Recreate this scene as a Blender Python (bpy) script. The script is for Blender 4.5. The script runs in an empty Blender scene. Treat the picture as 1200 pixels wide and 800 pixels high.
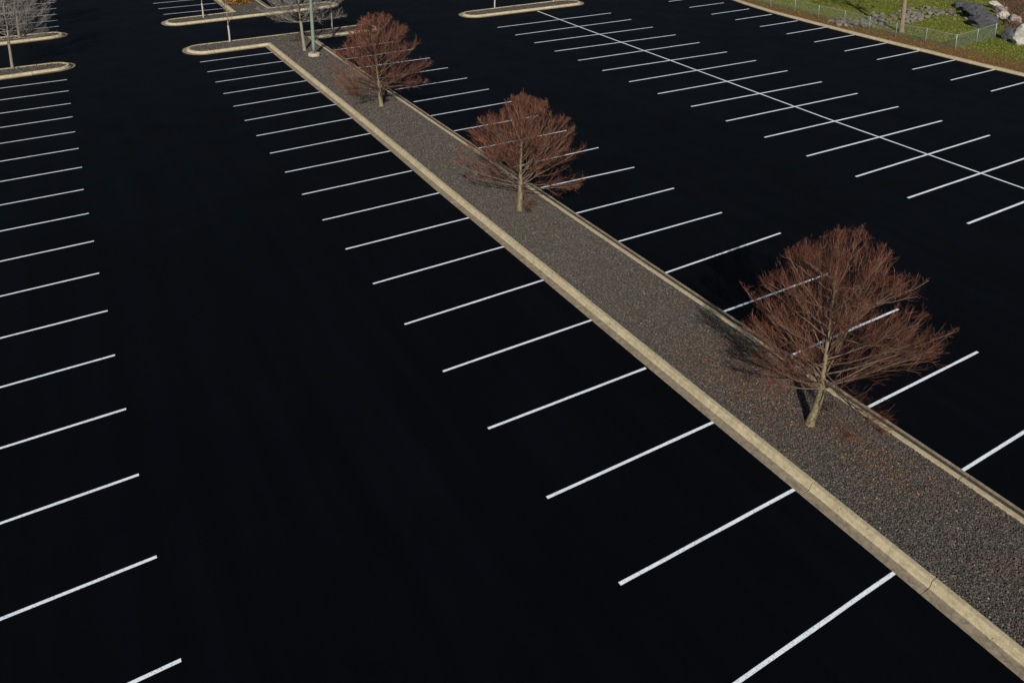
import bpy, bmesh, math, random
import numpy as np
from mathutils import Matrix, Vector

# ------------------------------------------------------------------ camera, sky, sun
S = bpy.context.scene
COL = S.collection
cam_d = bpy.data.cameras.new("camera")
cam = bpy.data.objects.new("camera", cam_d)
COL.objects.link(cam)
S.camera = cam
cam_d.sensor_width = 36.0
cam_d.lens = 28.972
cam_d.clip_start = 0.5
cam_d.clip_end = 5000
_R = Matrix(((0.86260281, 0.12858935, -0.48926595),
             (-0.50587978, 0.22199753, -0.83354829),
             (0.00143040, 0.96653085, 0.25654644)))
cam.matrix_world = Matrix.Translation((-8.7643, -57.1742, 15.0226)) @ _R.to_4x4()
cam_d.shift_y = -0.2833       # the photograph is the lower part of a wider view: uprights hardly converge

SUN_TO = math.radians(31.0)     # heading the light travels towards, from +Y clockwise
SUN_EL = math.radians(30.5)
world = bpy.data.worlds.new("World")
S.world = world
world.use_nodes = True
wn = world.node_tree.nodes
bg = wn["Background"]
sky = wn.new("ShaderNodeTexSky")
sky.sky_type = 'NISHITA'
sky.sun_disc = False
sky.sun_elevation = SUN_EL
sky.sun_rotation = SUN_TO + math.pi
world.node_tree.links.new(sky.outputs[0], bg.inputs[0])
bg.inputs[1].default_value = 0.055
sl = bpy.data.lights.new("sun", 'SUN')
sl.energy = 4.8
sl.angle = math.radians(0.5)
sl.color = (1.0, 0.94, 0.85)
sun = bpy.data.objects.new("sun", sl)
COL.objects.link(sun)
_d = Vector((math.sin(SUN_TO) * math.cos(SUN_EL), math.cos(SUN_TO) * math.cos(SUN_EL), -math.sin(SUN_EL)))
sun.rotation_euler = _d.to_track_quat('-Z', 'Y').to_euler()
S.view_settings.view_transform = 'Standard'
S.view_settings.look = 'None'
S.view_settings.exposure = 0.0
S.view_settings.gamma = 1.0
S.render.resolution_x = 1024
S.render.resolution_y = 682

rng = np.random.default_rng(11)
random.seed(5)


# ------------------------------------------------------------------ helpers
def tag(o, label=None, cat=None, group=None, kind=None):
    if label: o['label'] = label
    if cat: o['category'] = cat
    if group: o['group'] = group
    if kind: o['kind'] = kind
    return o


def empty(name, loc=(0, 0, 0), rz=0.0):
    o = bpy.data.objects.new(name, None)
    o.location = loc
    o.rotation_euler = (0, 0, rz)
    o.empty_display_size = 0.3
    COL.objects.link(o)
    return o


def mesh_obj(name, verts, faces, mats, parent=None, midx=None, smooth=False):
    me = bpy.data.meshes.new(name)
    me.from_pydata([tuple(v) for v in verts], [], [tuple(f) for f in faces])
    for m in (mats if isinstance(mats, (list, tuple)) else [mats]):
        me.materials.append(m)
    if midx is not None:
        me.polygons.foreach_set('material_index', midx)
    if smooth:
        me.polygons.foreach_set('use_smooth', [True] * len(me.polygons))
    me.update()
    o = bpy.data.objects.new(name, me)
    COL.objects.link(o)
    if parent: o.parent = parent
    return o


def fast_mesh(name, V, F, mat, parent=None, smooth=False):
    """V (n,3) and F (m,k) numpy arrays with k = 3 or 4"""
    me = bpy.data.meshes.new(name)
    n, (m, k) = len(V), F.shape
    me.vertices.add(n)
    me.vertices.foreach_set('co', V.astype(np.float32).ravel())
    me.loops.add(m * k)
    me.loops.foreach_set('vertex_index', F.astype(np.int32).ravel())
    me.polygons.add(m)
    me.polygons.foreach_set('loop_start', np.arange(0, m * k, k, dtype=np.int32))
    me.update(calc_edges=True)
    me.polygons.foreach_set('use_smooth', np.full(m, smooth))
    me.materials.append(mat)
    o = bpy.data.objects.new(name, me)
    COL.objects.link(o)
    if parent: o.parent = parent
    return o


def tubes(paths, sides):
    """paths: list of (points (k,3), radii (k,)), all k equal; returns V, F of open quads tubes closed at the tip"""
    P = np.array([p for p, r in paths], float)
    Rd = np.array([r for p, r in paths], float)
    n, k, _ = P.shape
    T = np.gradient(P, axis=1)
    T /= np.linalg.norm(T, axis=2, keepdims=True) + 1e-9
    up = np.where(np.abs(T[..., 2:3]) < 0.9, np.array([0, 0, 1.0]), np.array([1.0, 0, 0]))
    A = np.cross(T, up); A /= np.linalg.norm(A, axis=2, keepdims=True) + 1e-9
    B = np.cross(T, A)
    ang = np.arange(sides) * 2 * math.pi / sides
    V = (P[:, :, None, :] + Rd[:, :, None, None] *
         (A[:, :, None, :] * np.cos(ang)[None, None, :, None] + B[:, :, None, :] * np.sin(ang)[None, None, :, None]))
    V = V.reshape(-1, 3)
    base = (np.arange(n) * k * sides)[:, None, None]
    i = np.arange(k - 1)[None, :, None] * sides
    j = np.arange(sides)[None, None, :]
    j2 = (j + 1) % sides
    F = np.stack([base + i + j, base + i + j2, base + i + sides + j2, base + i + sides + j], -1).reshape(-1, 4)
    return V, F


# ------------------------------------------------------------------ materials
def new_mat(name):
    m = bpy.data.materials.new(name)
    m.use_nodes = True
    nt = m.node_tree
    b = nt.nodes['Principled BSDF']
    return m, nt, b


def N(nt, t, **kw):
    n = nt.nodes.new(t)
    for k, v in kw.items():
        if k in n.inputs.keys(): n.inputs[k].default_value = v
        else: setattr(n, k, v)
    return n


def ramp(nt, fac, stops):
    r = nt.nodes.new('ShaderNodeValToRGB')
    e = r.color_ramp.elements
    while len(e) < len(stops): e.new(0.5)
    for q, (p, c) in zip(e, stops):
        q.position = p
        q.color = (*c, 1) if len(c) == 3 else c
    nt.links.new(fac, r.inputs[0])
    return r.outputs[0]


def noise(nt, scale, detail=3.0, rough=0.6, vec=None, out=0):
    n = nt.nodes.new('ShaderNodeTexNoise')
    n.inputs['Scale'].default_value = scale
    n.inputs['Detail'].default_value = detail
    n.inputs['Roughness'].default_value = rough
    if vec is None:
        g = nt.nodes.new('ShaderNodeNewGeometry')
        vec = g.outputs['Position']
    nt.links.new(vec, n.inputs['Vector'])
    return n.outputs[out]


def mix(nt, f, a, b, mode='MIX'):
    m = nt.nodes.new('ShaderNodeMix')
    m.data_type = 'RGBA'
    m.blend_type = mode
    for sock, v in ((m.inputs[0], f), (m.inputs[6], a), (m.inputs[7], b)):
        if isinstance(v, (int, float)): sock.default_value = v
        elif isinstance(v, tuple): sock.default_value = (*v, 1)
        else: nt.links.new(v, sock)
    return m.outputs[2]


def bump(nt, b, h, strength=0.4, dist=0.01):
    n = nt.nodes.new('ShaderNodeBump')
    n.inputs['Strength'].default_value = strength
    n.inputs['Distance'].default_value = dist
    nt.links.new(h, n.inputs['Height'])
    nt.links.new(n.outputs[0], b.inputs['Normal'])


def mat_asphalt():
    m, nt, b = new_mat('asphalt')
    big = noise(nt, 0.16, 5, 0.65)
    fine = noise(nt, 22, 4, 0.7)
    c = ramp(nt, big, [(0.32, (0.0004, 0.0007, 0.0019)), (0.7, (0.0012, 0.0018, 0.0036))])
    g = nt.nodes.new('ShaderNodeNewGeometry')
    mp = nt.nodes.new('ShaderNodeMapping'); mp.inputs['Scale'].default_value = (1.3, 0.06, 1)
    nt.links.new(g.outputs['Position'], mp.inputs[0])
    streak = ramp(nt, noise(nt, 1.0, 5, 0.6, mp.outputs[0]), [(0.35, (0.55,) * 3), (0.68, (1.7,) * 3)])
    c = mix(nt, 1.0, c, streak, 'MULTIPLY')
    c = mix(nt, 0.4, c, ramp(nt, fine, [(0.3, (0.0004, 0.0006, 0.0010)), (0.72, (0.0032, 0.0036, 0.0046))]))
    nt.links.new(c, b.inputs['Base Color'])
    rr = ramp(nt, noise(nt, 0.5, 4, 0.6), [(0.3, (0.62,) * 3), (0.7, (0.78,) * 3)])
    nt.links.new(rr, b.inputs['Roughness'])
    b.inputs['Specular IOR Level'].default_value = 0.055
    bump(nt, b, noise(nt, 90, 3, 0.7), 0.5, 0.006)
    return m


def mat_paint():
    m, nt, b = new_mat('line_paint')
    g = nt.nodes.new('ShaderNodeNewGeometry')
    wear = noise(nt, 24, 6, 0.8)
    blot = noise(nt, 1.3, 3, 0.6)
    c = ramp(nt, blot, [(0.3, (0.72, 0.79, 0.87)), (0.7, (0.90, 0.95, 1.0))])
    ws = ramp(nt, wear, [(0.36, (0.18, 0.20, 0.23)), (0.48, (1, 1, 1))])
    c = mix(nt, 1.0, c, ws, 'MULTIPLY')
    nt.links.new(c, b.inputs['Base Color'])
    b.inputs['Roughness'].default_value = 0.6
    bump(nt, b, noise(nt, 90, 3, 0.7), 0.3, 0.004)
    return m


def mat_concrete(name, c0, c1, dirt, amount=0.5):
    m, nt, b = new_mat(name)
    c = ramp(nt, noise(nt, 1.7, 5, 0.65), [(0.3, c0), (0.7, c1)])
    st = ramp(nt, noise(nt, 7, 6, 0.75), [(0.42, (1, 1, 1)), (0.62, (0, 0, 0))])
    f = N(nt, 'ShaderNodeMath', operation='MULTIPLY')
    nt.links.new(st, f.inputs[0]); f.inputs[1].default_value = amount
    inv = N(nt, 'ShaderNodeMath', operation='SUBTRACT')
    inv.inputs[0].default_value = amount
    nt.links.new(f.outputs[0], inv.inputs[1])
    c = mix(nt, inv.outputs[0], c, dirt)
    grit = ramp(nt, noise(nt, 60, 3, 0.7), [(0.3, (0.72,) * 3), (0.65, (1.08,) * 3)])
    c = mix(nt, 1.0, c, grit, 'MULTIPLY')
    chip = ramp(nt, noise(nt, 11, 2, 0.5), [(0.70, (1, 1, 1)), (0.74, (0.35, 0.33, 0.3))])
    c = mix(nt, 1.0, c, chip, 'MULTIPLY')
    nt.links.new(c, b.inputs['Base Color'])
    b.inputs['Roughness'].default_value = 0.9
    b.inputs['Specular IOR Level'].default_value = 0.2
    bump(nt, b, noise(nt, 40, 4, 0.7), 0.35, 0.01)
    return m


def mat_stones(name, stops, rust=0.25):
    """colour per stone (random per island)"""
    m, nt, b = new_mat(name)
    g = nt.nodes.new('ShaderNodeNewGeometry')
    c = ramp(nt, g.outputs['Random Per Island'], stops)
    big = ramp(nt, noise(nt, 0.75, 4, 0.6), [(0.55, (0, 0, 0)), (0.75, (rust,) * 3)])
    c = mix(nt, big, c, (0.12, 0.055, 0.035))
    nt.links.new(c, b.inputs['Base Color'])
    b.inputs['Roughness'].default_value = 0.8
    b.inputs['Specular IOR Level'].default_value = 0.3
    return m


def mat_bed():
    m, nt, b = new_mat('gravel_bed')
    v = nt.nodes.new('ShaderNodeTexVoronoi'); v.inputs['Scale'].default_value = 17
    g = nt.nodes.new('ShaderNodeNewGeometry')
    nt.links.new(g.outputs['Position'], v.inputs['Vector'])
    sep = nt.nodes.new('ShaderNodeSeparateColor'); nt.links.new(v.outputs['Color'], sep.inputs[0])
    c = ramp(nt, sep.outputs[0], [(0.0, (0.028, 0.029, 0.025)), (0.5, (0.062, 0.058, 0.048)), (0.85, (0.10, 0.085, 0.065)), (1.0, (0.17, 0.155, 0.125))])
    big = ramp(nt, noise(nt, 0.75, 4, 0.6), [(0.5, (0, 0, 0)), (0.68, (0.4,) * 3)])
    c = mix(nt, big, c, (0.11, 0.06, 0.035))
    nt.links.new(c, b.inputs['Base Color'])
    b.inputs['Roughness'].default_value = 0.95
    bump(nt, b, v.outputs['Distance'], 0.8, 0.03)
    return m


def mat_bark(name, c0, c1, scale=14):
    m, nt, b = new_mat(name)
    tc = nt.nodes.new('ShaderNodeNewGeometry')
    mp = nt.nodes.new('ShaderNodeMapping'); mp.inputs['Scale'].default_value = (1, 1, 0.3)
    nt.links.new(tc.outputs['Position'], mp.inputs[0])
    c = ramp(nt, noise(nt, scale, 5, 0.7, mp.outputs[0]), [(0.32, c0), (0.68, c1)])
    nt.links.new(c, b.inputs['Base Color'])
    b.inputs['Roughness'].default_value = 0.9
    b.inputs['Specular IOR Level'].default_value = 0.2
    bump(nt, b, noise(nt, scale * 3, 4, 0.7, mp.outputs[0]), 0.5, 0.01)
    return m


def mat_twig(name, stops):
    m, nt, b = new_mat(name)
    g = nt.nodes.new('ShaderNodeNewGeometry')
    c = ramp(nt, g.outputs['Random Per Island'], stops)
    nt.links.new(c, b.inputs['Base Color'])
    b.inputs['Roughness'].default_value = 0.8
    b.inputs['Specular IOR Level'].default_value = 0.2
    return m


def mat_lawn():
    m, nt, b = new_mat('lawn')
    c = ramp(nt, noise(nt, 0.28, 5, 0.65), [(0.3, (0.08, 0.115, 0.015)), (0.5, (0.145, 0.165, 0.022)), (0.68, (0.22, 0.17, 0.045))])
    c = mix(nt, 0.35, c, ramp(nt, noise(nt, 6, 4, 0.7), [(0.3, (0.03, 0.06, 0.008)), (0.7, (0.15, 0.16, 0.04))]))
    # bare and leaf-strewn soil along the kerb, from the distance to it (x grows away from the kerb)
    g = nt.nodes.new('ShaderNodeNewGeometry')
    sx = nt.nodes.new('ShaderNodeSeparateXYZ'); nt.links.new(g.outputs['Position'], sx.inputs[0])
    n2 = N(nt, 'ShaderNodeMath', operation='MULTIPLY_ADD')
    nt.links.new(noise(nt, 0.5, 5, 0.65), n2.inputs[0]); n2.inputs[1].default_value = 7.0
    nt.links.new(sx.outputs[0], n2.inputs[2])
    mr = nt.nodes.new('ShaderNodeMapRange')
    mr.inputs['From Min'].default_value = 50.2; mr.inputs['From Max'].default_value = 52.6
    nt.links.new(n2.outputs[0], mr.inputs['Value'])
    f = ramp(nt, mr.outputs[0], [(0, (1, 1, 1)), (1, (0, 0, 0))])
    soil = ramp(nt, noise(nt, 3.5, 4, 0.7), [(0.3, (0.16, 0.085, 0.03)), (0.5, (0.21, 0.125, 0.05)), (0.7, (0.16, 0.14, 0.045))])
    c = mix(nt, f, c, soil)
    nt.links.new(c, b.inputs['Base Color'])
    b.inputs['Roughness'].default_value = 1.0
    b.inputs['Specular IOR Level'].default_value = 0.1
    bump(nt, b, noise(nt, 14, 4, 0.8), 1.0, 0.12)
    return m


def mat_plain(name, col, rough=0.7, metal=0.0, spec=0.3, var=0.25, scale=8):
    m, nt, b = new_mat(name)
    lo = tuple(x * (1 - var) for x in col); hi = tuple(x * (1 + var) for x in col)
    nt.links.new(ramp(nt, noise(nt, scale, 4, 0.65), [(0.3, lo), (0.7, hi)]), b.inputs['Base Color'])
    b.inputs['Roughness'].default_value = rough
    b.inputs['Metallic'].default_value = metal
    b.inputs['Specular IOR Level'].default_value = spec
    return m


M_ASPH = mat_asphalt()
M_PAINT = mat_paint()
M_KERB = mat_concrete('kerb_concrete', (0.40, 0.34, 0.215), (0.54, 0.465, 0.305), (0.21, 0.175, 0.105), 0.5)
M_PAN = mat_concrete('gutter_concrete', (0.24, 0.20, 0.14), (0.36, 0.30, 0.215), (0.10, 0.085, 0.06), 0.6)
M_FLOW = mat_concrete('gutter_dark_strip', (0.05, 0.038, 0.025), (0.10, 0.078, 0.05), (0.02, 0.016, 0.012), 0.6)
M_BED = mat_bed()
M_STONE = mat_stones('gravel_stones', [(0.0, (0.022, 0.024, 0.022)), (0.35, (0.050, 0.048, 0.041)), (0.65, (0.077, 0.070, 0.057)),
                                       (0.90, (0.135, 0.10, 0.085)), (0.985, (0.14, 0.125, 0.105)), (1.0, (0.26, 0.24, 0.21))])
M_BARK = mat_bark('tan_bark', (0.13, 0.105, 0.065), (0.27, 0.22, 0.135))
M_GREYBARK = mat_bark('grey_bark', (0.14, 0.12, 0.09), (0.30, 0.26, 0.20))
M_LIMB = mat_bark('limb_bark', (0.075, 0.05, 0.037), (0.19, 0.14, 0.10))
M_REDTWIG = mat_twig('red_twigs', [(0.0, (0.035, 0.014, 0.010)), (0.45, (0.095, 0.034, 0.021)), (0.8, (0.185, 0.068, 0.040)), (1.0, (0.29, 0.16, 0.11))])
M_GREYTWIG = mat_twig('grey_twigs', [(0.0, (0.09, 0.082, 0.08)), (0.5, (0.17, 0.158, 0.15)), (1.0, (0.30, 0.28, 0.26))])
M_WRAP = mat_plain('pale_trunk_wrap', (0.42, 0.37, 0.33), 0.8, 0, 0.2, 0.2, 5)
M_LAWN = mat_lawn()
M_POLE = mat_plain('painted_pole', (0.17, 0.21, 0.17), 0.5, 0.0, 0.4, 0.12, 4)
M_GALV = mat_plain('galvanised_steel', (0.30, 0.33, 0.28), 0.5, 0.3, 0.5, 0.15, 6)
M_WIRE = mat_plain('fence_wire', (0.12, 0.15, 0.13), 0.5, 0.2, 0.4, 0.1, 6)

# ------------------------------------------------------------------ ground, asphalt, lawn
mesh_obj('ground', [(-2500, -2500, -0.06), (2500, -2500, -0.06), (2500, 2500, -0.06), (-2500, 2500, -0.06)],
         [(0, 1, 2, 3)], mat_plain('dry_earth', (0.09, 0.09, 0.045), 0.95, 0, 0.1, 0.3, 0.05))['kind'] = 'structure'

KERB_EDGE = [(45.2, -150), (44.98, -60), (44.93, -30.2), (44.90, -26.9), (44.98, -23.6), (45.02, -20.4), (45.12, -17.6), (45.26, -14.9),
             (45.46, -11.9), (45.75, -8.2), (46.4, -4.5), (47.3, -1.0), (48.6, 3.0), (50.2, 7.0), (56, 20), (75, 60)]
_e = [(x + 0.2, y) for x, y in KERB_EDGE]
lotv = [(-90, -150, 0), *[(x, y, 0) for x, y in _e], (-90, 60, 0)]
lot = mesh_obj('parking_lot', lotv, [tuple(range(len(lotv)))], M_ASPH)
lot['kind'] = 'structure'

# lawn: a gently rolling grid that starts at the back of the kerb
xs = np.concatenate([np.linspace(0, 20, 36), np.linspace(22, 160, 20)])
ke = np.array(KERB_EDGE)
ys = np.linspace(-150, 60, 170)
LV = []
for y in ys:
    x0 = np.interp(y, ke[:, 1], ke[:, 0]) + 0.30
    for x in xs:
        w = min(1.0, x / 6.0)
        LV.append((x0 + x, y, 0.12 + w * (0.10 * math.sin(x * 0.35 + y * 0.21) + 0.07 * math.sin(y * 0.5 - x * 0.2)) + 0.01))
nx = len(xs)
LF = [(j * nx + i, j * nx + i + 1, (j + 1) * nx + i + 1, (j + 1) * nx + i) for j in range(len(ys) - 1) for i in range(nx - 1)]
mesh_obj('lawn', LV, LF, M_LAWN, smooth=True)['kind'] = 'structure'


def lawn_z(x, y):
    x0 = np.interp(y, ke[:, 1], ke[:, 0]) + 0.30
    q = x - x0
    w = min(1.0, max(0, q) / 6.0)
    return 0.12 + w * (0.10 * math.sin(q * 0.35 + y * 0.21) + 0.07 * math.sin(y * 0.5 - q * 0.2)) + 0.01


# ------------------------------------------------------------------ painted lines (ends as surveyed on the ground, metres)
ROW_B= [((0.194, -0.33), (5.052, -0.261)),
         ((0.151, -3.03), (5.066, -2.908)),
         ((0.139, -5.638), (5.089, -5.506)),
         ((0.067, -8.293), (5.118, -8.17)),
         ((0.056, -10.985), (5.143, -10.857)),
         ((0.05, -13.742), (5.191, -13.565)),
         ((0.026, -16.385), (5.178, -16.248)),
         ((0.002, -19.121), (5.175, -18.981)),
         ((-0.002, -21.778), (5.152, -21.761)),
         ((-0.029, -24.524), (5.093, -24.518)),
         ((-0.029, -27.319), (5.134, -27.332)),
         ((-0.034, -30.069), (5.154, -30.077)),
         ((-0.044, -32.881), (5.145, -32.862)),
         ((-0.065, -35.669), (5.165, -35.629)),
         ((-0.041, -38.401), (5.171, -38.453)),
         ((-0.051, -41.127), (5.118, -41.233)),
         ((0.024, -43.848), (5.225, -43.912)),
         ((0.082, -46.531), (5.223, -46.588)),
         ((0.0, -49.251000000000005), (5.262, -49.231)),
         ((0.0, -52.0), (5.2, -52.0))]
ROW_A= [((-12.604, 27.388), (-7.404, 27.388)),
         ((-12.588, 24.339), (-7.388, 24.339)),
         ((-12.698, 21.561), (-7.498, 21.561)),
         ((-12.68, 18.889), (-7.48, 18.889)),
         ((-12.722, 16.415), (-7.522, 16.415)),
         ((-12.979, -0.407), (-7.779, -0.407)),
         ((-13.019, -3.037), (-7.819, -3.037)),
         ((-13.058, -5.77), (-7.858, -5.77)),
         ((-13.106, -8.399), (-7.906, -8.399)),
         ((-13.134, -11.065), (-7.934, -11.065)),
         ((-13.138, -13.753), (-7.938, -13.753)),
         ((-13.159, -16.456), (-7.959, -16.456)),
         ((-13.269, -19.233), (-8.069, -19.233)),
         ((-13.257, -21.93), (-8.057, -21.93)),
         ((-13.273, -24.65), (-8.073, -24.65)),
         ((-13.312, -27.35), (-8.112, -27.35)),
         ((-13.28, -30.099), (-8.08, -30.099)),
         ((-13.322, -32.797), (-8.122, -32.797)),
         ((-13.309, -35.541), (-8.109, -35.541)),
         ((-13.313, -38.262), (-8.113, -38.262)),
         ((-13.281, -40.984), (-8.081, -40.984)),
         ((-13.221, -43.665), (-8.021, -43.665))]
ROW_C= [((8.809, -1.815), (13.961, -1.652)),
         ((8.744, -4.539), (14.045, -4.352)),
         ((8.941, -6.996), (14.069, -7.118)),
         ((9.2, -9.921000000000001), (14.057, -9.941)),
         ((9.2, -12.642000000000001), (14.072, -12.662)),
         ((9.2, -15.375), (14.138, -15.395)),
         ((8.991, -18.061), (14.144, -18.143)),
         ((9.078, -20.815), (14.161, -20.985)),
         ((8.995, -23.608), (14.181, -23.709)),
         ((9.2, -26.483), (14.195, -26.503)),
         ((9.199, -29.088), (14.17, -29.342)),
         ((9.091, -31.927), (14.204, -32.055)),
         ((9.125, -34.72), (14.296, -34.87)),
         ((9.105, -37.396), (14.99, -37.34)),
         ((9.163, -40.223), (14.129, -40.328)),
         ((9.16, -42.939), (14.206, -42.995)),
         ((9.22, -45.589), (14.208, -45.646)),
         ((9.236, -48.246), (14.3, -48.266000000000005)),
         ((9.22, -51.14), (14.3, -51.17))]
ROW_D= [((22.558, -1.507), (33.683, -1.648)),
         ((22.512, -4.384), (33.636, -4.519)),
         ((22.498, -7.19), (33.36, -7.587)),
         ((22.459, -9.945), (33.219, -10.488)),
         ((22.513, -12.776), (33.142, -13.209)),
         ((22.456, -15.629), (32.939, -16.21)),
         ((22.427, -18.473), (33.017, -18.868)),
         ((22.381, -21.255), (32.919, -21.701)),
         ((22.466, -24.044), (32.819, -24.506)),
         ((22.426, -26.832), (32.744, -27.179)),
         ((22.355, -29.617), (32.656, -29.966)),
         ((22.189, -32.44), (32.568, -32.65)),
         ((22.146, -35.237), (32.617, -35.232)),
         ((22.14, -37.838), (33.0, -37.888)),
         ((22.04, -40.531), (33.0, -40.58096))]
ROW_F= [((41.334, -0.3), (45.3, -0.3)),
         ((41.133, -3.271), (45.3, -3.271)),
         ((40.829, -6.375), (45.3, -6.375)),
         ((41.02, -8.976), (45.3, -8.976)),
         ((40.917, -11.787), (45.3, -11.787)),
         ((40.825, -14.571), (45.3, -14.571)),
         ((40.613, -17.388), (45.3, -17.388)),
         ((40.374, -20.247), (45.3, -20.247)),
         ((40.376, -22.883), (45.3, -22.883)),
         ((40.272, -25.619), (45.3, -25.619)),
         ((40.163, -28.345), (45.3, -28.345)),
         ((40.068, -30.948), (45.3, -30.948))]



def painted(pts, w, z, name='parking_line'):
    """hand-sprayed line along pts, slightly wavering edges"""
    P = []
    for (a, b) in zip(pts[:-1], pts[1:]):
        n = max(2, int(math.dist(a, b) / 0.6))
        for i in range(n): P.append((a[0] + (b[0] - a[0]) * i / n, a[1] + (b[1] - a[1]) * i / n))
    P.append(pts[-1])
    P = np.array(P)
    T = np.gradient(P, axis=0); T /= np.linalg.norm(T, axis=1, keepdims=True)
    Nn = np.stack([-T[:, 1], T[:, 0]], 1)
    wl = w / 2 + rng.normal(0, 0.0022, len(P)); wr = w / 2 + rng.normal(0, 0.0022, len(P))
    L = P + Nn * wl[:, None]; R_ = P - Nn * wr[:, None]
    V = [(x, y, z) for x, y in L] + [(x, y, z) for x, y in R_]
    n = len(P)
    F = [(i, i + n, i + n + 1, i + 1) for i in range(n - 1)]
    return mesh_obj(name, V, F, M_PAINT, lot)


for row in (ROW_A, ROW_B, ROW_C, ROW_D, ROW_F):
    for a, b in row:
        painted([a, b], 0.082 if row in (ROW_A, ROW_B, ROW_C) else 0.105, 0.004)
for k in range(3):      # rows running on beyond the second left island and beside the north median
    painted([(0.36 - 0.05 * k, 16.9 + 2.72 * k), (5.2, 16.95 + 2.72 * k)], 0.09, 0.004)
for k in range(5):
    painted([(-12.7, 30.1 + 2.74 * k), (-7.5, 30.1 + 2.74 * k)], 0.09, 0.004)
    painted([(0.3, 25.1 + 2.74 * k), (5.2, 25.1 + 2.74 * k)], 0.09, 0.004)
for k in range(4):      # rows running on towards the camera, below the frame
    painted([(-13.2, -46.4 - 2.74 * k), (-8.05, -46.4 - 2.74 * k)], 0.086, 0.004)
    painted([(22.1, -43.3 - 2.74 * k), (33.0, -43.3 - 2.74 * k)], 0.12, 0.004)
    painted([(40.0, -33.7 - 2.74 * k), (44.9, -33.7 - 2.74 * k)], 0.12, 0.004)
painted([(28.62, 2.15), (28.32, -5.0), (27.99, -15.4), (27.62, -25.0), (27.46, -30.0), (27.42, -37.5), (27.4, -56)], 0.105, 0.008, 'centre_line')

# ------------------------------------------------------------------ kerbed islands
PROFILE = [(0.00, -0.04), (0.00, 0.014), (0.105, 0.011), (0.30, 0.006), (0.345, 0.03), (0.385, 0.125), (0.41, 0.146), (0.44, 0.152),
           (0.55, 0.150), (0.57, 0.140), (0.575, 0.02)]
PROFILE = [(d * 0.90, z) for d, z in PROFILE]
PROF_MAT = [1, 1, 1, 0, 0, 0, 0, 0, 0, 0]


def nose(a, b, tip, n=9):
    """half ellipse from a to b bulging to x = tip"""
    cx, cy = (a[0] + b[0]) / 2, (a[1] + b[1]) / 2
    h = np.array([(b[0] - a[0]) / 2, (b[1] - a[1]) / 2]); t = np.array([tip[0] - cx, tip[1] - cy])
    out = []
    for i in range(1, n):
        th = math.pi * i / n
        out.append((cx - h[0] * math.cos(th) + t[0] * math.sin(th), cy - h[1] * math.cos(th) + t[1] * math.sin(th)))
    return out


def offset_path(P, d, closed):
    """mitred offset towards the left of the direction of travel"""
    n = len(P)
    out = np.zeros_like(P)
    for i in range(n):
        a = P[(i - 1) % n] if (closed or i > 0) else None
        b = P[(i + 1) % n] if (closed or i < n - 1) else None
        e1 = (P[i] - a) if a is not None else (b - P[i])
        e2 = (b - P[i]) if b is not None else e1
        e1 = e1 / np.linalg.norm(e1); e2 = e2 / np.linalg.norm(e2)
        n1 = np.array([-e1[1], e1[0]]); n2 = np.array([-e2[1], e2[0]])
        m = n1 + n2; m /= np.linalg.norm(m)
        out[i] = P[i] + m * d / max(0.35, m @ n1)
    return out


def densify(pts, closed, step, phase=0.0):
    """insert section joints; returns points and the indices of the joints"""
    pts = [np.array(p, float) for p in pts]
    if closed: pts = pts + [pts[0]]
    out, joints, acc, nxt = [pts[0]], [0], 0.0, step - phase
    for a, b in zip(pts[:-1], pts[1:]):
        L = np.linalg.norm(b - a)
        while nxt < acc + L - 1e-6:
            q = a + (b - a) * (nxt - acc) / L
            if np.linalg.norm(q - out[-1]) > 0.12 and np.linalg.norm(b - q) > 0.12:
                out.append(q); joints.append(len(out) - 1)
            elif np.linalg.norm(b - q) <= 0.12:
                joints.append(len(out))
            nxt += step
        acc += L
        out.append(b)
    if closed: out = out[:-1]
    return np.array(out), sorted(set(j for j in joints if j < len(out)))


def kerb_run(pts, closed, parent, step=3.05, phase=0.0, gap=0.010):
    P, J = densify(pts, closed, step, phase)
    rings = [offset_path(P, d, closed) for d, z in PROFILE]
    n = len(P)
    J = list(J)
    segs = []
    for a, b in zip(J, J[1:] + ([J[0] + n] if closed else [n - 1])):
        if b > a: segs.append([(i % n) for i in range(a, b + 1)])
    for idx in segs:
        if len(idx) < 2: continue
        k, m = len(PROFILE), len(idx)
        V = np.zeros((m, k, 3))
        for q in range(k):
            V[:, q, :2] = rings[q][idx]; V[:, q, 2] = PROFILE[q][1]
        # joints: pull the two ends back, tiny settlement of each section
        for (e, f) in ((0, 1), (m - 1, m - 2)):
            dv = V[f, :, :2] - V[e, :, :2]
            dv /= np.linalg.norm(dv, axis=1, keepdims=True) + 1e-9
            V[e, :, :2] += dv * gap
        V[:, :, 2] += rng.normal(0, 0.0022)
        V[:, 4:, :2] += rng.normal(0, 0.002, (1, 1, 2))
        F = [(i * k + q, (i + 1) * k + q, (i + 1) * k + q + 1, i * k + q + 1) for i in range(m - 1) for q in range(k - 1)]
        mi = [PROF_MAT[q] for i in range(m - 1) for q in range(k - 1)]
        # darker strip in the gutter on the east side of the median
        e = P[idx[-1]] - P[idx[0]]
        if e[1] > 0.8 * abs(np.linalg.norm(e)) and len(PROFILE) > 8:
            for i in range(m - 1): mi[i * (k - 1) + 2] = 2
        F.append(tuple(range(k))); mi.append(0)
        F.append(tuple((m - 1) * k + q for q in reversed(range(k)))); mi.append(0)
        F = [tuple(reversed(f)) for f in F]
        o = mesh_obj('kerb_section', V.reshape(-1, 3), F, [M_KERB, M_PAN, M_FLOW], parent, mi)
    return offset_path(P, 0.505, closed)


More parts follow.
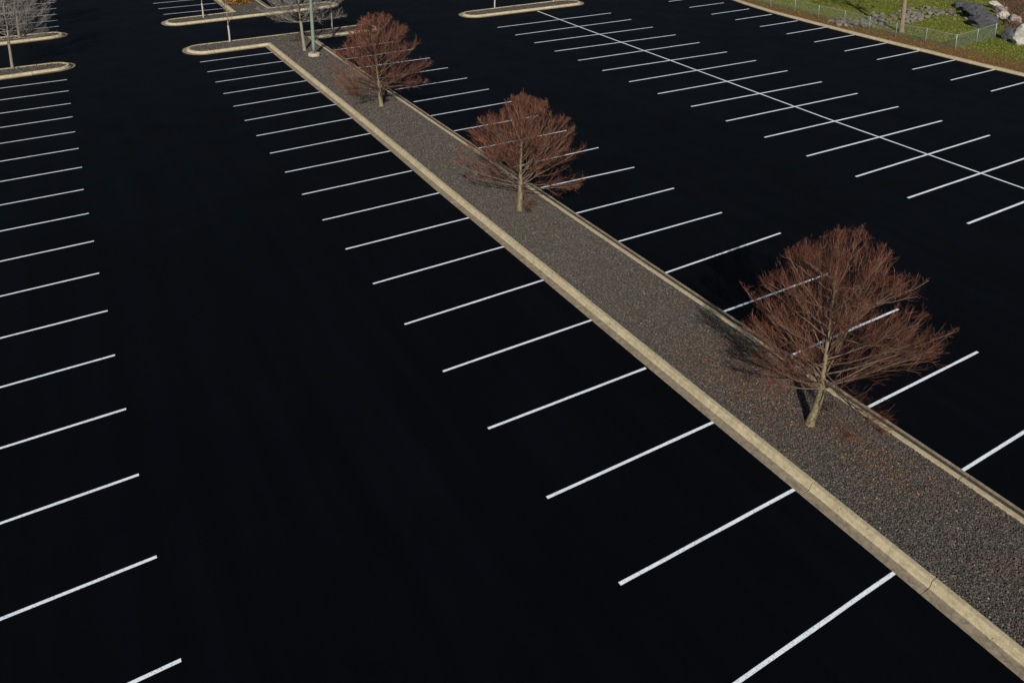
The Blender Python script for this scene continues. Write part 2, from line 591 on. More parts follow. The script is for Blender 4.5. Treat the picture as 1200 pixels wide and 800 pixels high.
def inside(poly, X, Y):
    c = np.zeros(len(X), bool)
    x1, y1 = poly[:, 0], poly[:, 1]
    x2, y2 = np.roll(x1, -1), np.roll(y1, -1)
    for a, b, c_, d in zip(x1, y1, x2, y2):
        if b == d: continue
        hit = ((b > Y) != (d > Y)) & (X < (c_ - a) * (Y - b) / (d - b) + a)
        c ^= hit
    return c


OCT = np.array([(1, 0, 0), (0, 1, 0), (-1, 0, 0), (0, -1, 0), (0, 0, 1), (0, 0, -1)], float)
OCF = np.array([(0, 1, 4), (1, 2, 4), (2, 3, 4), (3, 0, 4), (1, 0, 5), (2, 1, 5), (3, 2, 5), (0, 3, 5)])
CAMXY = np.array([-6.08, -52.6])


def stones(poly, parent, dens, name='gravel', ylim=(-66, 40), lo=0.013, hi=0.024, z0=0.104):
    x0, y0 = poly.min(0); x1, y1 = poly.max(0)
    y0 = max(y0, ylim[0]); y1 = min(y1, ylim[1])
    n = int((x1 - x0) * (y1 - y0) * dens)
    X = rng.uniform(x0, x1, n); Y = rng.uniform(y0, y1, n)
    D = np.hypot(X - CAMXY[0], Y - CAMXY[1])
    keep = rng.uniform(0, 1, n) < np.clip((24.0 / D) ** 1.5, 0.12, 1.0)
    X, Y, D = X[keep], Y[keep], D[keep]
    k = inside(poly, X, Y)
    X, Y, D = X[k], Y[k], D[k]
    n = len(X)
    r = rng.uniform(lo, hi, n) * np.clip(D / 24.0, 1.0, 1.9) ** 0.7 * np.exp(rng.normal(0, 0.18, n))
    V = OCT[None] * r[:, None, None] * np.array([1, 1, 0.62]) * (1 + rng.uniform(-0.28, 0.28, (n, 6, 1)))
    V = V + rng.normal(0, 0.16, (n, 6, 3)) * r[:, None, None]
    a = rng.uniform(0, 6.28, n); ca, sa = np.cos(a)[:, None], np.sin(a)[:, None]
    tx = rng.uniform(-0.5, 0.5, n)[:, None]
    vx, vy, vz = V[..., 0], V[..., 1], V[..., 2]
    vz2 = vz + vx * tx * 0.6
    W = np.stack([vx * ca - vy * sa + X[:, None], vx * sa + vy * ca + Y[:, None],
                  vz2 + z0 + rng.uniform(-0.006, 0.022, n)[:, None]], -1)
    F = OCF[None] + (np.arange(n) * 6)[:, None, None]
    o = fast_mesh(name, W.reshape(-1, 3), F.reshape(-1, 3), M_STONE, parent)
    o['kind'] = 'stuff'
    return n


def island(pts, closed, dens, phase=0.0):
    root = empty('traffic_island')
    root['kind'] = 'structure'
    inner = kerb_run(pts, closed, root, phase=phase)
    mesh_obj('gravel_bed', [(x, y, 0.095) for x, y in inner], [tuple(range(len(inner)))], M_BED, root)
    stones(inner, root, dens)
    return root


# long median with its cross island
A = [(9.27, -75), (9.24, -48), (9.20, -43), (9.12, -35), (9.08, -28), (9.04, -21), (8.98, -12), (8.94, -4), (8.94, 2.02), (13.3, 2.1)]
A += nose((13.3, 2.1), (13.3, 4.75), (14.5, 3.3)) + [(13.3, 4.75), (0.95, 4.55)]
A += nose((0.95, 4.55), (0.95, 1.48), (-0.38, 3.15)) + [(0.95, 1.48), (5.04, 1.60), (5.05, 0), (5.10, -8), (5.17, -14), (5.16, -22),
      (5.12, -27), (5.15, -34), (5.17, -39), (5.19, -44), (5.24, -50), (5.3, -75)]
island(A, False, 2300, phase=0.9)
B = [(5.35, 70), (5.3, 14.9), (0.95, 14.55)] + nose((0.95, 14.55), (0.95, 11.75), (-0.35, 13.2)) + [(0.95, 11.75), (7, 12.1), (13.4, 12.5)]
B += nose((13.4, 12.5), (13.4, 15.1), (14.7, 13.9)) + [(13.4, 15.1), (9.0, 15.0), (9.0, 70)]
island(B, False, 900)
Cc = [(-34, 1.3), (-11.4, 1.62), (-8.5, 1.85)] + nose((-8.5, 1.85), (-8.5, 4.35), (-7.1, 3.05)) + [(-8.5, 4.35), (-34, 4.3)]
island(Cc, False, 900)
D = [(-34, 11.2), (-11.5, 11.6), (-8.4, 11.85)] + nose((-8.4, 11.85), (-8.4, 14.3), (-7.05, 13.0)) + [(-8.4, 14.3), (-34, 14.2)]
island(D, False, 900)
E_ = [(23.2, 2.35), (32.9, 2.35)] + nose((32.9, 2.35), (32.9, 5.1), (34.3, 3.6)) + [(32.9, 5.1), (23.2, 5.0)] + nose((23.2, 5.0), (23.2, 2.35), (21.9, 3.7))
island(E_, True, 900)

# kerb between the asphalt and the lawn
lk = empty('kerb'); lk['kind'] = 'structure'
_save = PROFILE
PROFILE = [(0.0, -0.04), (0.0, 0.05), (0.06, 0.125), (0.10, 0.15), (0.34, 0.150), (0.38, 0.135), (0.38, 0.0)]
PROF_MAT = [0] * 6
kerb_run([p for p in reversed(KERB_EDGE) if -75 < p[1] < 25], False, lk)
PROFILE = _save


# ------------------------------------------------------------------ trees
def spawn(P, n, t0, t1, spread, lift, l0, l1, k, env, seedrng, taper=0.45, straight=0.12):
    """children of polylines P (m,kk,3): n each, starting between t0 and t1"""
    m, kk, _ = P.shape
    r = seedrng
    t = r.uniform(t0, t1, (m, n)) ** 0.9
    f = t * (kk - 1); i = np.clip(f.astype(int), 0, kk - 2); w = (f - i)[..., None]
    mi = np.arange(m)[:, None]
    a = P[mi, i] * (1 - w) + P[mi, i + 1] * w
    T = P[mi, i + 1] - P[mi, i]; T /= np.linalg.norm(T, axis=-1, keepdims=True) + 1e-9
    rad = a - np.array([0, 0, 1.0]); rad /= np.linalg.norm(rad, axis=-1, keepdims=True) + 1e-9
    d = T * 0.6 + rad * 0.55 + r.normal(0, spread, (m, n, 3)) + np.array([0, 0, lift])
    d /= np.linalg.norm(d, axis=-1, keepdims=True)
    L = r.uniform(l0, l1, (m, n)) * (1 - taper * t)
    for _ in range(4):
        e = a + d * L[..., None]
        over = np.hypot(e[..., 0] - env.ox, e[..., 1] - env.oy) > env(e[..., 2]) * r.uniform(0.80, 1.13, (m, n))
        L = np.where(over, L * 0.66, L)
    e = a + d * L[..., None]
    c = (a + e) / 2 + r.normal(0, straight, (m, n, 3)) * L[..., None] * 0.5 - np.array([0, 0, 0.04]) * L[..., None]
    s = np.linspace(0, 1, k)[None, None, :, None]
    Q = (1 - s) ** 2 * a[:, :, None] + 2 * s * (1 - s) * c[:, :, None] + s * s * e[:, :, None]
    return Q.reshape(-1, k, 3), L.reshape(-1)


def plain_tubes(Q, r0, r1, sides):
    k = Q.shape[1]
    R_ = r0[:, None] + (r1[:, None] - r0[:, None]) * np.linspace(0, 1, k)[None]
    return tubes(list(zip(Q, R_)), sides)


def make_tree(name, base, H, R, zb, prof, lean, seed, mats, label, group, prim=20, sec=11, ter=8, qua=4, r0=0.13, tw=0.0042,
              forkz=1.35, uplift=0.25, zs=0.98, off=(0, 0), kink=(0, 0)):
    r = np.random.default_rng(seed)
    mbark, mlimb, mtwig = mats
    root = empty(name, base)
    tag(root, label, 'tree', group)
    tt = np.array([p[0] for p in prof]); pp = np.array([p[1] for p in prof])

    def env(z):
        t = (z - zb) / (H - zb)
        return np.where((t < -0.05) | (t > 1.02), 0.05, R * np.interp(t, tt, pp))
    env.ox, env.oy = off
    # trunk and leader
    k = 16
    zz = np.linspace(0, H * zs, k)
    wob = np.cumsum(r.normal(0, 0.022, (k, 2)), axis=0) * (zz[:, None] / H) ** 0.5
    kk = np.clip(zz / forkz, 0, 1)
    T = np.stack([lean[0] * zz / H + kink[0] * kk + wob[:, 0], lean[1] * zz / H + kink[1] * kk + wob[:, 1], zz], 1)
    rr = r0 * (1 - 0.18 * np.clip(zz / forkz, 0, 1)) * np.where(zz > forkz, np.clip(1 - (zz - forkz) / (H - forkz), 0.03, 1) ** 1.1 * 0.72, 1)
    rr[0] *= 1.22
    V, F = tubes([(T, rr)], 12)
    fast_mesh('trunk', V, F, mbark, root, smooth=True)
    # main limbs
    allP, LQ = [], []
    for i in range(prim):
        q = i / (prim - 1)
        h = forkz - 0.12 + (H * 0.78 - forkz) * q ** 1.9
        az = i * 2.39996 + r.uniform(-0.35, 0.35)
        el = math.radians(r.uniform(-9, 46) + 30 * q)
        att = np.array([np.interp(h, T[:, 2], T[:, 0]), np.interp(h, T[:, 2], T[:, 1]), h])
        dv = np.array([math.cos(az) * math.cos(el), math.sin(az) * math.cos(el), math.sin(el)])
        L = 0.3
        reach = r.uniform(0.80, 1.04)
        while L < 6 and math.hypot(*((att + dv * L)[:2] - np.array(off))) < float(env((att + dv * L)[2])) * reach: L += 0.08
        end = att + dv * L
        c = (att + end) / 2 + np.array([0, 0, -0.05 * L]) + r.normal(0, 0.05, 3) * L * 0.6
        s = np.linspace(0, 1, 8)[:, None]
        Q = (1 - s) ** 2 * att + 2 * s * (1 - s) * c + s * s * end
        Q[1:-1] += r.normal(0, 0.015, (6, 3))
        rb = 0.010 + 0.020 * (1 - 0.6 * q) * r0 / 0.16
        V1, F1 = tubes([(Q, np.linspace(rb, 0.006, 8))], 6)
        S2, L2 = spawn(Q[None], sec, 0.12, 0.97, 0.27, uplift * 0.6, 0.35 * L, 0.75 * L, 5, env, r)
        V2, F2 = plain_tubes(S2, np.full(len(S2), 0.0085), np.full(len(S2), 0.0036), 4)
        fast_mesh('limb', np.concatenate([V1, V2]), np.concatenate([F1, F2 + len(V1)]), mlimb, root, smooth=True)
        LQ.append(Q); allP.append(S2)
    LQ = np.array(LQ); S2 = np.concatenate(allP)
    # twigs
    topP = T[None, 8:]
    a3, _ = spawn(S2, ter, 0.1, 1.0, 0.46, uplift, 0.45, 0.95, 4, env, r)
    b3, _ = spawn(LQ, ter * 2, 0.12, 1.0, 0.45, uplift, 0.45, 1.0, 4, env, r)
    c3, _ = spawn(topP, 60, 0.05, 1.0, 0.45, 0.5, 0.5, 1.0, 4, env, r)
    S3 = np.concatenate([a3, b3, c3])
    S4, _ = spawn(S3, qua, 0.15, 1.0, 0.55, uplift * 0.8, 0.18, 0.48, 3, env, r, taper=0.3)
    V3, F3 = plain_tubes(S3, np.full(len(S3), tw * 1.25), np.full(len(S3), tw * 0.75), 3)
    V4, F4 = plain_tubes(S4, np.full(len(S4), tw), np.full(len(S4), tw * 0.55), 3)
    o = fast_mesh('twigs', np.concatenate([V3, V4]), np.concatenate([F3, F4 + len(V3)]), mtwig, root)
    o['kind'] = 'stuff'
    return root


EGG = [(0, 0.40), (0.10, 0.74), (0.22, 0.93), (0.38, 1.0), (0.54, 0.93), (0.70, 0.76), (0.84, 0.53), (0.94, 0.31), (1.0, 0.10)]
RED = (M_BARK, M_LIMB, M_REDTWIG)
GREY = (M_GREYBARK, M_GREYBARK, M_GREYTWIG)
GR = 'bare red-twigged trees along the median'
make_tree('bare_tree', (7.22, -45.33, 0.09), 5.6, 2.72, 0.6, EGG, (0.03, -0.02), 3, RED,
          'nearest and largest bare red-twigged tree, leaning a little, on the gravel median', GR, prim=52, sec=8, ter=6, qua=4, r0=0.112,
          tw=0.0024, forkz=1.2, off=(0.46, -0.34), kink=(0.17, -0.10))
make_tree('bare_tree', (7.14, -30.71, 0.09), 4.95, 2.85, 0.45, EGG, (0.05, 0.0), 18, RED,
          'middle of the three bare red-twigged trees on the gravel median', GR, prim=50, sec=7, ter=6, qua=4, r0=0.11, tw=0.0030, forkz=1.2, off=(0.12, -0.08))
make_tree('bare_tree', (7.21, -15.44, 0.09), 5.45, 3.0, 0.4, EGG, (-0.42, 0.25), 24, RED,
          'farthest bare red-twigged tree on the median, its top reaching over the cross island', GR, prim=50, sec=7, ter=6, qua=4, r0=0.12, tw=0.0040, forkz=1.1)
GG = 'bare grey trees on the far islands'
make_tree('bare_tree', (7.10, -1.21, 0.09), 6.2, 3.3, 1.0, EGG, (-0.3, 0.1), 21, GREY,
          'bare grey tree right behind the green lamp post at the end of the long median', GG, prim=30, sec=7, ter=6, qua=3, r0=0.115, tw=0.0048, forkz=2.1)
make_tree('bare_tree', (-10.69, 3.82, 0.09), 6.0, 3.0, 1.3, EGG, (0, 0.0), 22, GREY,
          'bare pale grey tree on the nearer island at the left edge', GG, prim=30, sec=7, ter=6, qua=3, r0=0.09, tw=0.0042, forkz=2.0)
make_tree('bare_tree', (-10.25, 13.17, 0.09), 6.3, 3.2, 1.3, EGG, (0, 0.0), 23, GREY,
          'bare pale grey tree on the farther island at the left edge', GG, prim=28, sec=7, ter=6, qua=3, r0=0.095, tw=0.0045, forkz=2.0)


def sapling(base, H, label, seed, lean):
    r = np.random.default_rng(seed)
    root = empty('young_tree', base)
    tag(root, label, 'young tree', 'thin young trees on the far islands')
    k = 12
    zz = np.linspace(0, H, k)
    T = np.stack([lean * zz / H + np.cumsum(r.normal(0, 0.012, k)), np.cumsum(r.normal(0, 0.012, k)), zz], 1)
    V, F = tubes([(T, np.linspace(0.045, 0.01, k))], 8)
    fast_mesh('trunk', V, F, M_GREYBARK, root, smooth=True)
    kw = 4
    V, F = tubes([(T[:kw], np.full(kw, 0.062))], 8)
    fast_mesh('trunk_wrap', V, F, M_WRAP, root, smooth=True)
    def env(z): return np.full(np.shape(z), 1.1)
    env.ox = env.oy = 0
    S2, _ = spawn(T[None, 3:], 16, 0.0, 1.0, 0.5, 0.5, 0.6, 1.2, 5, env, r)
    S3, _ = spawn(S2, 5, 0.2, 1.0, 0.4, 0.4, 0.25, 0.5, 3, env, r)
    V2, F2 = plain_tubes(S2, np.full(len(S2), 0.013), np.full(len(S2), 0.005), 4)
    V3, F3 = plain_tubes(S3, np.full(len(S3), 0.006), np.full(len(S3), 0.003), 3)
    o = fast_mesh('twigs', np.concatenate([V2, V3]), np.concatenate([F2, F3 + len(V2)]), M_GREYTWIG, root)
    o['kind'] = 'stuff'


sapling((3.06, 3.92, 0.09), 4.6, 'thin young tree with pale trunk near the left nose of the long median cross island', 1, -0.1)
sapling((3.0, 13.64, 0.09), 4.4, 'thin young tree with pale trunk on the left arm of the farther cross island', 2, 0.05)
sapling((10.87, 4.1, 0.09), 4.8, 'thin young tree right of the lamp post on the right arm of the cross island', 3, 0.05)
sapling((25.86, 4.81, 0.09), 4.6, 'thin young tree standing left on the separate small island at the top', 4, 0.0)
sapling((31.88, 4.6, 0.09), 4.4, 'thin young tree standing right on the separate small island at the top', 5, 0.0)


# ------------------------------------------------------------------ lamp post
def lathe(name, prof, mat, parent, n=20, smooth=True, loc=(0, 0, 0)):
    V, F = [], []
    for r_, z in prof:
        for i in range(n):
            a = 2 * math.pi * i / n
            V.append((loc[0] + r_ * math.cos(a), loc[1] + r_ * math.sin(a), loc[2] + z))
    for j in range(len(prof) - 1):
        for i in range(n):
            F.append((j * n + i, j * n + (i + 1) % n, (j + 1) * n + (i + 1) % n, (j + 1) * n + i))
    F.append(tuple(reversed(range(n)))); F.append(tuple((len(prof) - 1) * n + i for i in range(n)))
    return mesh_obj(name, V, F, mat, parent, smooth=smooth)


def box(name, c, s, mat, parent, bev=0.0):
    bm = bmesh.new()
    bmesh.ops.create_cube(bm, size=1.0)
    for v in bm.verts: v.co = Vector((c[0] + v.co.x * s[0], c[1] + v.co.y * s[1], c[2] + v.co.z * s[2]))
    if bev: bmesh.ops.bevel(bm, geom=list(bm.edges), offset=bev, segments=2, affect='EDGES')
    me = bpy.data.meshes.new(name); bm.to_mesh(me); bm.free()
    me.materials.append(mat)
    o = bpy.data.objects.new(name, me); COL.objects.link(o); o.parent = parent
    return o


lp = empty('street_lamp', (7.24, -2.94, 0.09))
tag(lp, 'tall grey-green lamp post on a round concrete base at the end of the long median', 'lamp post')
M_BASE = mat_concrete('lamp_base_concrete', (0.42, 0.38, 0.30), (0.55, 0.50, 0.40), (0.25, 0.2, 0.14), 0.35)
lathe('concrete_base', [(0.40, -0.05), (0.40, 0.17), (0.385, 0.20), (0.36, 0.212)], M_BASE, lp, 28, smooth=False)
lathe('base_plate', [(0.20, 0.212), (0.20, 0.245)], M_POLE, lp, 4, smooth=False)
for sx in (-1, 1):
    for sy in (-1, 1):
        lathe('anchor_bolt', [(0.022, 0.245), (0.022, 0.30), (0.010, 0.305)], M_GALV, lp, 6, loc=(0.09 * sx, 0.09 * sy, 0), smooth=False)
lathe('pole', [(0.125, 0.245), (0.120, 0.8), (0.10, 4.5), (0.075, 9.0), (0.07, 9.05)], M_POLE, lp, 16)
for s in (-1, 1):
    box('arm', (0.42 * s, 0, 8.85), (0.72, 0.06, 0.08), M_POLE, lp)
    hd = box('lamp_head', (1.08 * s, 0, 8.86), (0.62, 0.40, 0.16), M_POLE, lp, 0.03)
    box('lens', (1.08 * s, 0, 8.772), (0.5, 0.3, 0.014), mat_plain('lens_glass', (0.5, 0.5, 0.47), 0.2), hd)

# ------------------------------------------------------------------ tall tree on the lawn (only its trunk is in view)
make_tree('lawn_tree', (48.52, -19.0, float(lawn_z(48.5, -19.0)) - 0.03), 11.5, 3.8, 5.2, EGG, (0.5, 0.6), 31, (M_BARK, M_BARK, M_GREYTWIG),
          'tall tree with straight tan trunk standing on the grass behind the wire fence', None, prim=16, sec=8, ter=5, qua=2, r0=0.17, tw=0.009, forkz=5.0)

# ------------------------------------------------------------------ chain link fence
fence = empty('wire_fence', (47.4, -14, 0.1))
tag(fence, 'low chain link wire fence with round steel posts along the edge of the lawn', 'fence')
FP = [(48.9, 3.4), (48.2, 0.9), (47.7, -1.7), (47.45, -4.3), (47.38, -6.88), (47.5, -9.48), (47.38, -12.09), (47.45, -14.6), (47.2, -17.1),
      (46.95, -19.61), (47.12, -21.94), (47.17, -24.19), (50.41, -23.8), (53.96, -23.13)]
FH = 1.0
post_me = None
bx, by, bz = fence.location
for i, (x, y) in enumerate(FP):
    z = float(lawn_z(x, y))
    end = i in (11, 13)
    o = lathe('fence_post', [(0.042 if end else 0.034, -0.2), (0.042 if end else 0.034, FH + 0.03), (0.02, FH + 0.06)], M_GALV, fence, 8,
              loc=(x - bx, y - by, z - bz))
for (a, b) in zip(FP[:-1], FP[1:]):
    za, zb_ = float(lawn_z(*a)), float(lawn_z(*b))
    A3 = np.array([a[0] - bx, a[1] - by, za - bz]); B3 = np.array([b[0] - bx, b[1] - by, zb_ - bz])
    V, F = tubes([(np.linspace(A3 + [0, 0, FH], B3 + [0, 0, FH], 3), np.full(3, 0.022))], 6)
    fast_mesh('top_rail', V, F, M_GALV, fence, smooth=True)
    L = np.linalg.norm(B3 - A3); cell = 0.085
    wires = []
    h = FH - 0.04
    for sgn in (1, -1):
        s = -h
        while s < L:
            u0, u1 = (s, s + h) if sgn > 0 else (s + h, s)
            z0, z1 = 0.04, h
            # clip to the panel
            def at(u): return z0 + (z1 - z0) * (u - u0) / (u1 - u0)
            lo_, hi_ = max(0, min(u0, u1)), min(L, max(u0, u1))
            if hi_ - lo_ > 0.03:
                p = A3 + (B3 - A3) * lo_ / L + np.array([0, 0, at(lo_)]); q = A3 + (B3 - A3) * hi_ / L + np.array([0, 0, at(hi_)])
                wires.append((np.linspace(p, q, 2), np.full(2, 0.0030)))
            s += cell
    V, F = tubes(wires, 3)
    fast_mesh('wire_mesh', V, F, M_WIRE, fence)


# ------------------------------------------------------------------ rocks
def rock_mesh(name, seed, mat, sub=2, flat=0.7, rough=0.22):
    r = np.random.default_rng(seed)
    bm = bmesh.new()
    bmesh.ops.create_icosphere(bm, subdivisions=sub, radius=0.5)
    planes = [(Vector(r.normal(0, 1, 3)).normalized(), r.uniform(0.30, 0.44)) for _ in range(9)]
    from mathutils import noise as mn
    o3 = Vector(r.uniform(0, 50, 3))
    for v in bm.verts:
        v.co *= 1 + rough * 1.3 * mn.fractal(v.co * 3.0 + o3, 0.8, 2.1, 4)
        for nrm, d in planes:
            q = v.co.dot(nrm)
            if q > d: v.co -= nrm * (q - d) * 0.9
        v.co *= 1 + r.normal(0, rough * 0.12)
        v.co.z *= flat
    me = bpy.data.meshes.new(name); bm.to_mesh(me); bm.free()
    me.materials.append(mat)
    return me


M_RIP = mat_plain('riprap_stone', (0.14, 0.125, 0.105), 0.9, 0, 0.2, 0.45, 1.6)
M_DARK = mat_plain('shade_dark_stone', (0.065, 0.068, 0.075), 0.9, 0, 0.2, 0.3, 2.5)  # shade put into the colour: very dark, so sun-facing sides do not look lit
M_PALE = mat_plain('pale_boulder_stone', (0.40, 0.38, 0.33), 0.85, 0, 0.2, 0.2, 2.0)
M_PINK = mat_plain('brownish_boulder_stone', (0.24, 0.19, 0.17), 0.9, 0, 0.2, 0.35, 2.0)
rip = [rock_mesh('rock', 40 + i, M_RIP, 2) for i in range(6)]
cnt = 0
while cnt < 230:
    t = rng.uniform(0, 1)
    x = 46.4 + 12.5 * t + rng.normal(0, 0.3); y = -14.9 - 1.5 * t + rng.normal(0, 0.85 + 0.5 * t)
    if x < 46.1: continue
    s = rng.uniform(0.2, 0.5)
    o = bpy.data.objects.new('rock', rip[cnt % 6])
    o.location = (x, y, float(lawn_z(x, y)) + s * 0.16)
    o.rotation_euler = (rng.uniform(-0.5, 0.5), rng.uniform(-0.5, 0.5), rng.uniform(0, 6.28))
    o.scale = (s * rng.uniform(0.8, 1.4), s, s * rng.uniform(0.7, 1.1))
    tag(o, 'small grey rock in the strip of loose stones behind the wire fence', 'rock', 'loose grey stones behind the fence')
    COL.objects.link(o)
    cnt += 1


def boulder(x, y, sx, sy, sz, rz, mat, seed, label, group=None, tilt=0.1):
    me = rock_mesh('boulder', seed, mat, 3, 0.9, 0.3)
    o = bpy.data.objects.new('boulder', me)
    o.location = (x, y, float(lawn_z(x, y)) + sz * 0.30)
    o.scale = (sx, sy, sz); o.rotation_euler = (tilt, -tilt * 0.5, rz)
    tag(o, label, 'boulder', group)
    COL.objects.link(o)


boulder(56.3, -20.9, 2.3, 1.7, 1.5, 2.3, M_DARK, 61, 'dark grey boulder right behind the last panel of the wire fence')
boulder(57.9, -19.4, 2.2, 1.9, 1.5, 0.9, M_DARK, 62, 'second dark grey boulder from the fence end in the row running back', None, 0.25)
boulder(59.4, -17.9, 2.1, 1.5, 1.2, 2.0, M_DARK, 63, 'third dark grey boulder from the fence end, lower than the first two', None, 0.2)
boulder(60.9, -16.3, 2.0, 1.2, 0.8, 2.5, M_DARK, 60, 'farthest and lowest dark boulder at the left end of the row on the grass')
boulder(54.0, -24.1, 1.0, 1.0, 1.3, 0.5, M_DARK, 59, 'small dark block standing in for the shaded left side of the white boulders at the right edge', None, 0.3)  # added dark block in place of the shade on the white boulders
boulder(59.9, -20.3, 1.3, 1.0, 0.9, 0.3, M_PALE, 64, 'pale rock on top of the brown brush right behind the dark boulders', None, 0.3)
boulder(61.6, -19.2, 1.6, 1.1, 0.9, 1.3, M_PINK, 65, 'brownish rock beside the brush behind the dark boulders', None, 0.2)
boulder(59.0, -21.7, 1.2, 1.0, 1.0, 2.0, M_PINK, 66, 'brownish rock near the last fence post, right of the dark boulders', None, 0.2)
boulder(63.5, -17.6, 1.5, 1.2, 0.8, 0.6, M_PALE, 67, 'small pale rock at the top edge above the row of dark boulders', None, 0.2)
boulder(54.6, -24.7, 1.9, 1.4, 1.9, 0.2, M_PALE, 68, 'angular white boulder with dark shaded side at the right edge near the fence end', None, 0.35)
boulder(53.2, -25.3, 1.3, 0.9, 0.9, 1.2, M_PALE, 69, 'lower white boulder at the right edge in front of the angular one', None, 0.2)
boulder(55.9, -25.4, 1.8, 1.2, 1.3, 2.2, M_PALE, 70, 'tall white boulder at the right edge behind the other white ones', None, 0.3)

# brown brush beyond the boulders
n = 9000
X = rng.uniform(57, 76, n); Y = rng.uniform(-31, -12, n)
k = (Y < -20.8 + 0.62 * (X - 57.5) - 0.9) & (Y > -25.0 - 0.25 * (X - 57)) & (X > 56.5)
X, Y = X[k], Y[k]
Z = np.array([float(lawn_z(a, b)) for a, b in zip(X, Y)])
pth = []
for a, b, c in zip(X, Y, Z):
    hgt = rng.uniform(0.25, 0.8)
    dx, dy = rng.normal(0, 0.25, 2)
    pth.append((np.array([(a, b, c - 0.02), (a + dx * 0.4, b + dy * 0.4, c + hgt * 0.6), (a + dx, b + dy, c + hgt)]), np.array([0.02, 0.014, 0.004])))
V, F = tubes(pth, 3)
br = fast_mesh('dry_brush', V, F, mat_twig('brush_stems', [(0, (0.06, 0.033, 0.024)), (0.5, (0.12, 0.065, 0.045)), (1, (0.22, 0.13, 0.09))]))
tag(br, 'low reddish brown dry brush among the rocks in the far right corner', 'brush', kind='stuff')


# ------------------------------------------------------------------ leaves
def leaves(name, pos, size, mat, flat, seed):
    r = np.random.default_rng(seed)
    n = len(pos)
    q = np.array([(-0.5, 0, 0), (0, -0.3, 0.06), (0.55, 0, 0), (0, 0.3, 0.06)])
    a = r.uniform(0, 6.28, n); tl = r.uniform(-1, 1, n) * flat; tl2 = r.uniform(-1, 1, n) * flat
    s = r.uniform(0.7, 1.3, n) * size
    V = q[None] * s[:, None, None]
    z = V[..., 2] + V[..., 0] * tl[:, None] + V[..., 1] * tl2[:, None]
    x = V[..., 0] * np.cos(a)[:, None] - V[..., 1] * np.sin(a)[:, None]
    y = V[..., 0] * np.sin(a)[:, None] + V[..., 1] * np.cos(a)[:, None]
    W = np.stack([x, y, z], -1) + pos[:, None]
    F = np.arange(n * 4).reshape(n, 4)
    return fast_mesh(name, W.reshape(-1, 3), F, mat)


M_LEAF = mat_twig('fallen_leaf', [(0, (0.09, 0.035, 0.022)), (0.6, (0.17, 0.065, 0.035)), (0.9, (0.25, 0.12, 0.05)), (1.0, (0.42, 0.27, 0.08))])
pts = []
for (cx, cy, n_, sx, sy) in [(7.0, -43.4, 2600, 0.8, 1.5), (7.6, -46.9, 1100, 0.5, 1.0), (6.9, -41.9, 700, 0.7, 1.2), (7.1, -29.5, 450, 0.8, 1.2),
                             (7.0, -14.2, 420, 0.8, 1.3), (7.2, -36, 160, 0.8, 4.0), (7.3, -51, 130, 0.7, 2.0), (7.5, -22, 160, 0.7, 4.0)]:
    p = np.stack([rng.normal(cx, sx, n_), rng.normal(cy, sy, n_), rng.uniform(0.125, 0.145, n_)], 1)
    pts.append(p[(p[:, 0] > 5.86) & (p[:, 0] < 8.5)])
lf = leaves('fallen_leaves', np.concatenate(pts), 0.042, M_LEAF, 0.5, 3)
tag(lf, 'rust and yellow fallen leaves scattered on the gravel under the median trees', 'leaves', kind='stuff')
# leaves along the lawn kerb
n = 5200
Y = rng.uniform(-30, 2, n); X0 = np.interp(Y, ke[:, 1], ke[:, 0]) + 0.42
X = X0 + np.abs(rng.normal(0, 1.1, n))
Z = np.array([float(lawn_z(a, b)) for a, b in zip(X, Y)]) + 0.03
lf2 = leaves('leaf_litter', np.stack([X, Y, Z], 1), 0.08, M_LEAF, 0.6, 4)
tag(lf2, 'orange brown leaf litter between the lawn kerb and the wire fence', 'leaves', kind='stuff')

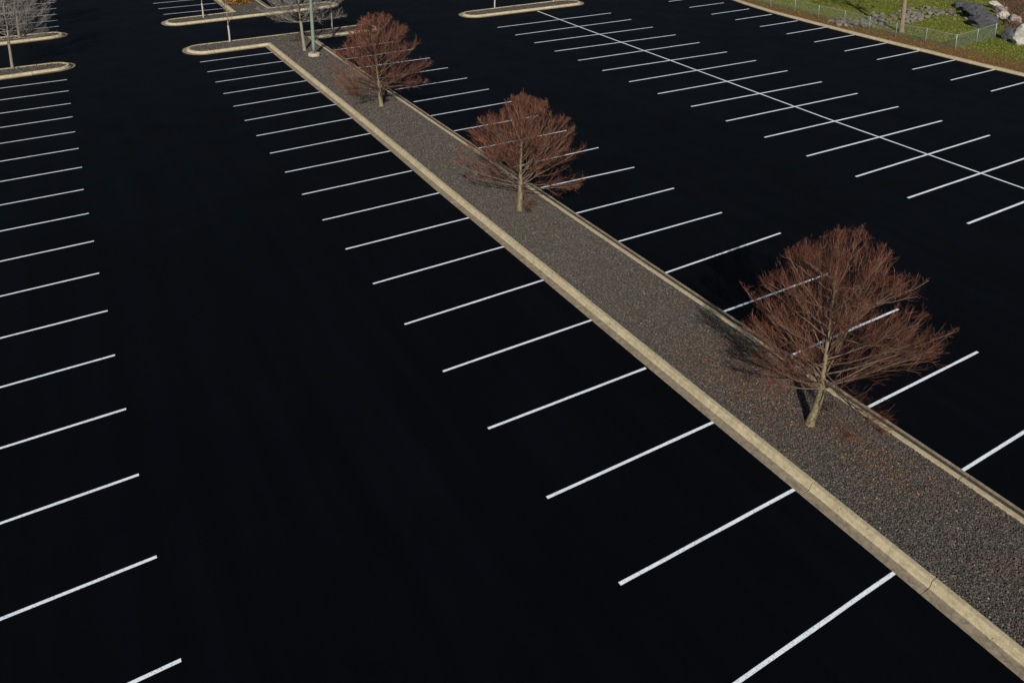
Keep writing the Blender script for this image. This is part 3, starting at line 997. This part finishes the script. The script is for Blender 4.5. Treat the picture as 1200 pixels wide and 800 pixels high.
# grass tufts over the lawn in view
n = 60000
Y = rng.uniform(-34, 6, n); X = np.interp(Y, ke[:, 1], ke[:, 0]) + 0.42 + 24 * rng.uniform(0, 1, n) ** 1.3
keep = rng.uniform(0, 1, n) < np.clip((X - 46.8) / 3.0, 0.10, 1)
X, Y = X[keep], Y[keep]; n = len(X)
Z = 0.13 + 0 * X
q_ = X - (np.interp(Y, ke[:, 1], ke[:, 0]) + 0.30)
Z = 0.13 + np.clip(q_ / 6, 0, 1) * (0.10 * np.sin(q_ * 0.35 + Y * 0.21) + 0.07 * np.sin(Y * 0.5 - q_ * 0.2))
a = rng.uniform(0, 6.28, n); h = rng.uniform(0.03, 0.07, n); w = rng.uniform(0.03, 0.06, n)
V = np.zeros((n, 3, 3))
V[:, 0] = np.stack([X - w * np.cos(a), Y - w * np.sin(a), Z - 0.01], 1)
V[:, 1] = np.stack([X + w * np.cos(a), Y + w * np.sin(a), Z - 0.01], 1)
V[:, 2] = np.stack([X + rng.normal(0, 0.03, n), Y + rng.normal(0, 0.03, n), Z + h], 1)
gr = fast_mesh('grass', V.reshape(-1, 3), np.arange(n * 3).reshape(n, 3),
               mat_twig('grass_blades', [(0, (0.07, 0.11, 0.014)), (0.55, (0.15, 0.18, 0.024)), (0.85, (0.22, 0.20, 0.045)), (1, (0.26, 0.18, 0.06))]))
tag(gr, 'short green grass of the lawn behind the kerb', 'grass', kind='stuff')

# orange shrub on the median beyond the second cross island
sh = empty('low_shrub', (6.75, 18.2, 0.09))
tag(sh, 'low round shrub with orange and yellow leaves on the median at the top edge', 'shrub')
n = 2600
d_ = rng.normal(0, 1, (n, 3)); d_ /= np.linalg.norm(d_, axis=1, keepdims=True)
rad = rng.uniform(0.55, 1.0, (n, 1)) * (1 + 0.18 * np.sin(d_[:, :1] * 7 + d_[:, 1:2] * 5))
P_ = np.abs(d_[:, 2:3]); pos = np.concatenate([d_[:, :2] * rad * np.array([1.25, 1.0]), P_ * rad * 0.75 + 0.05], 1)
o = leaves('foliage', pos, 0.12, mat_twig('autumn_foliage', [(0, (0.13, 0.045, 0.02)), (0.4, (0.26, 0.10, 0.03)), (0.75, (0.36, 0.20, 0.04)), (0.92, (0.42, 0.32, 0.06)), (1.0, (0.2, 0.2, 0.06))]), 0.9, 9)
o.parent = sh; o['kind'] = 'stuff'
st = []
for i in range(26):
    a = rng.uniform(0, 6.28); e = rng.uniform(0.3, 1.0)
    st.append((np.array([(0.1 * math.cos(a), 0.1 * math.sin(a), 0), (0.5 * e * math.cos(a), 0.5 * e * math.sin(a), 0.4), (0.9 * e * math.cos(a), 0.9 * e * math.sin(a), 0.72)]), np.array([0.018, 0.012, 0.006])))
V, F = tubes(st, 4)
fast_mesh('stems', V, F, M_LIMB, sh)
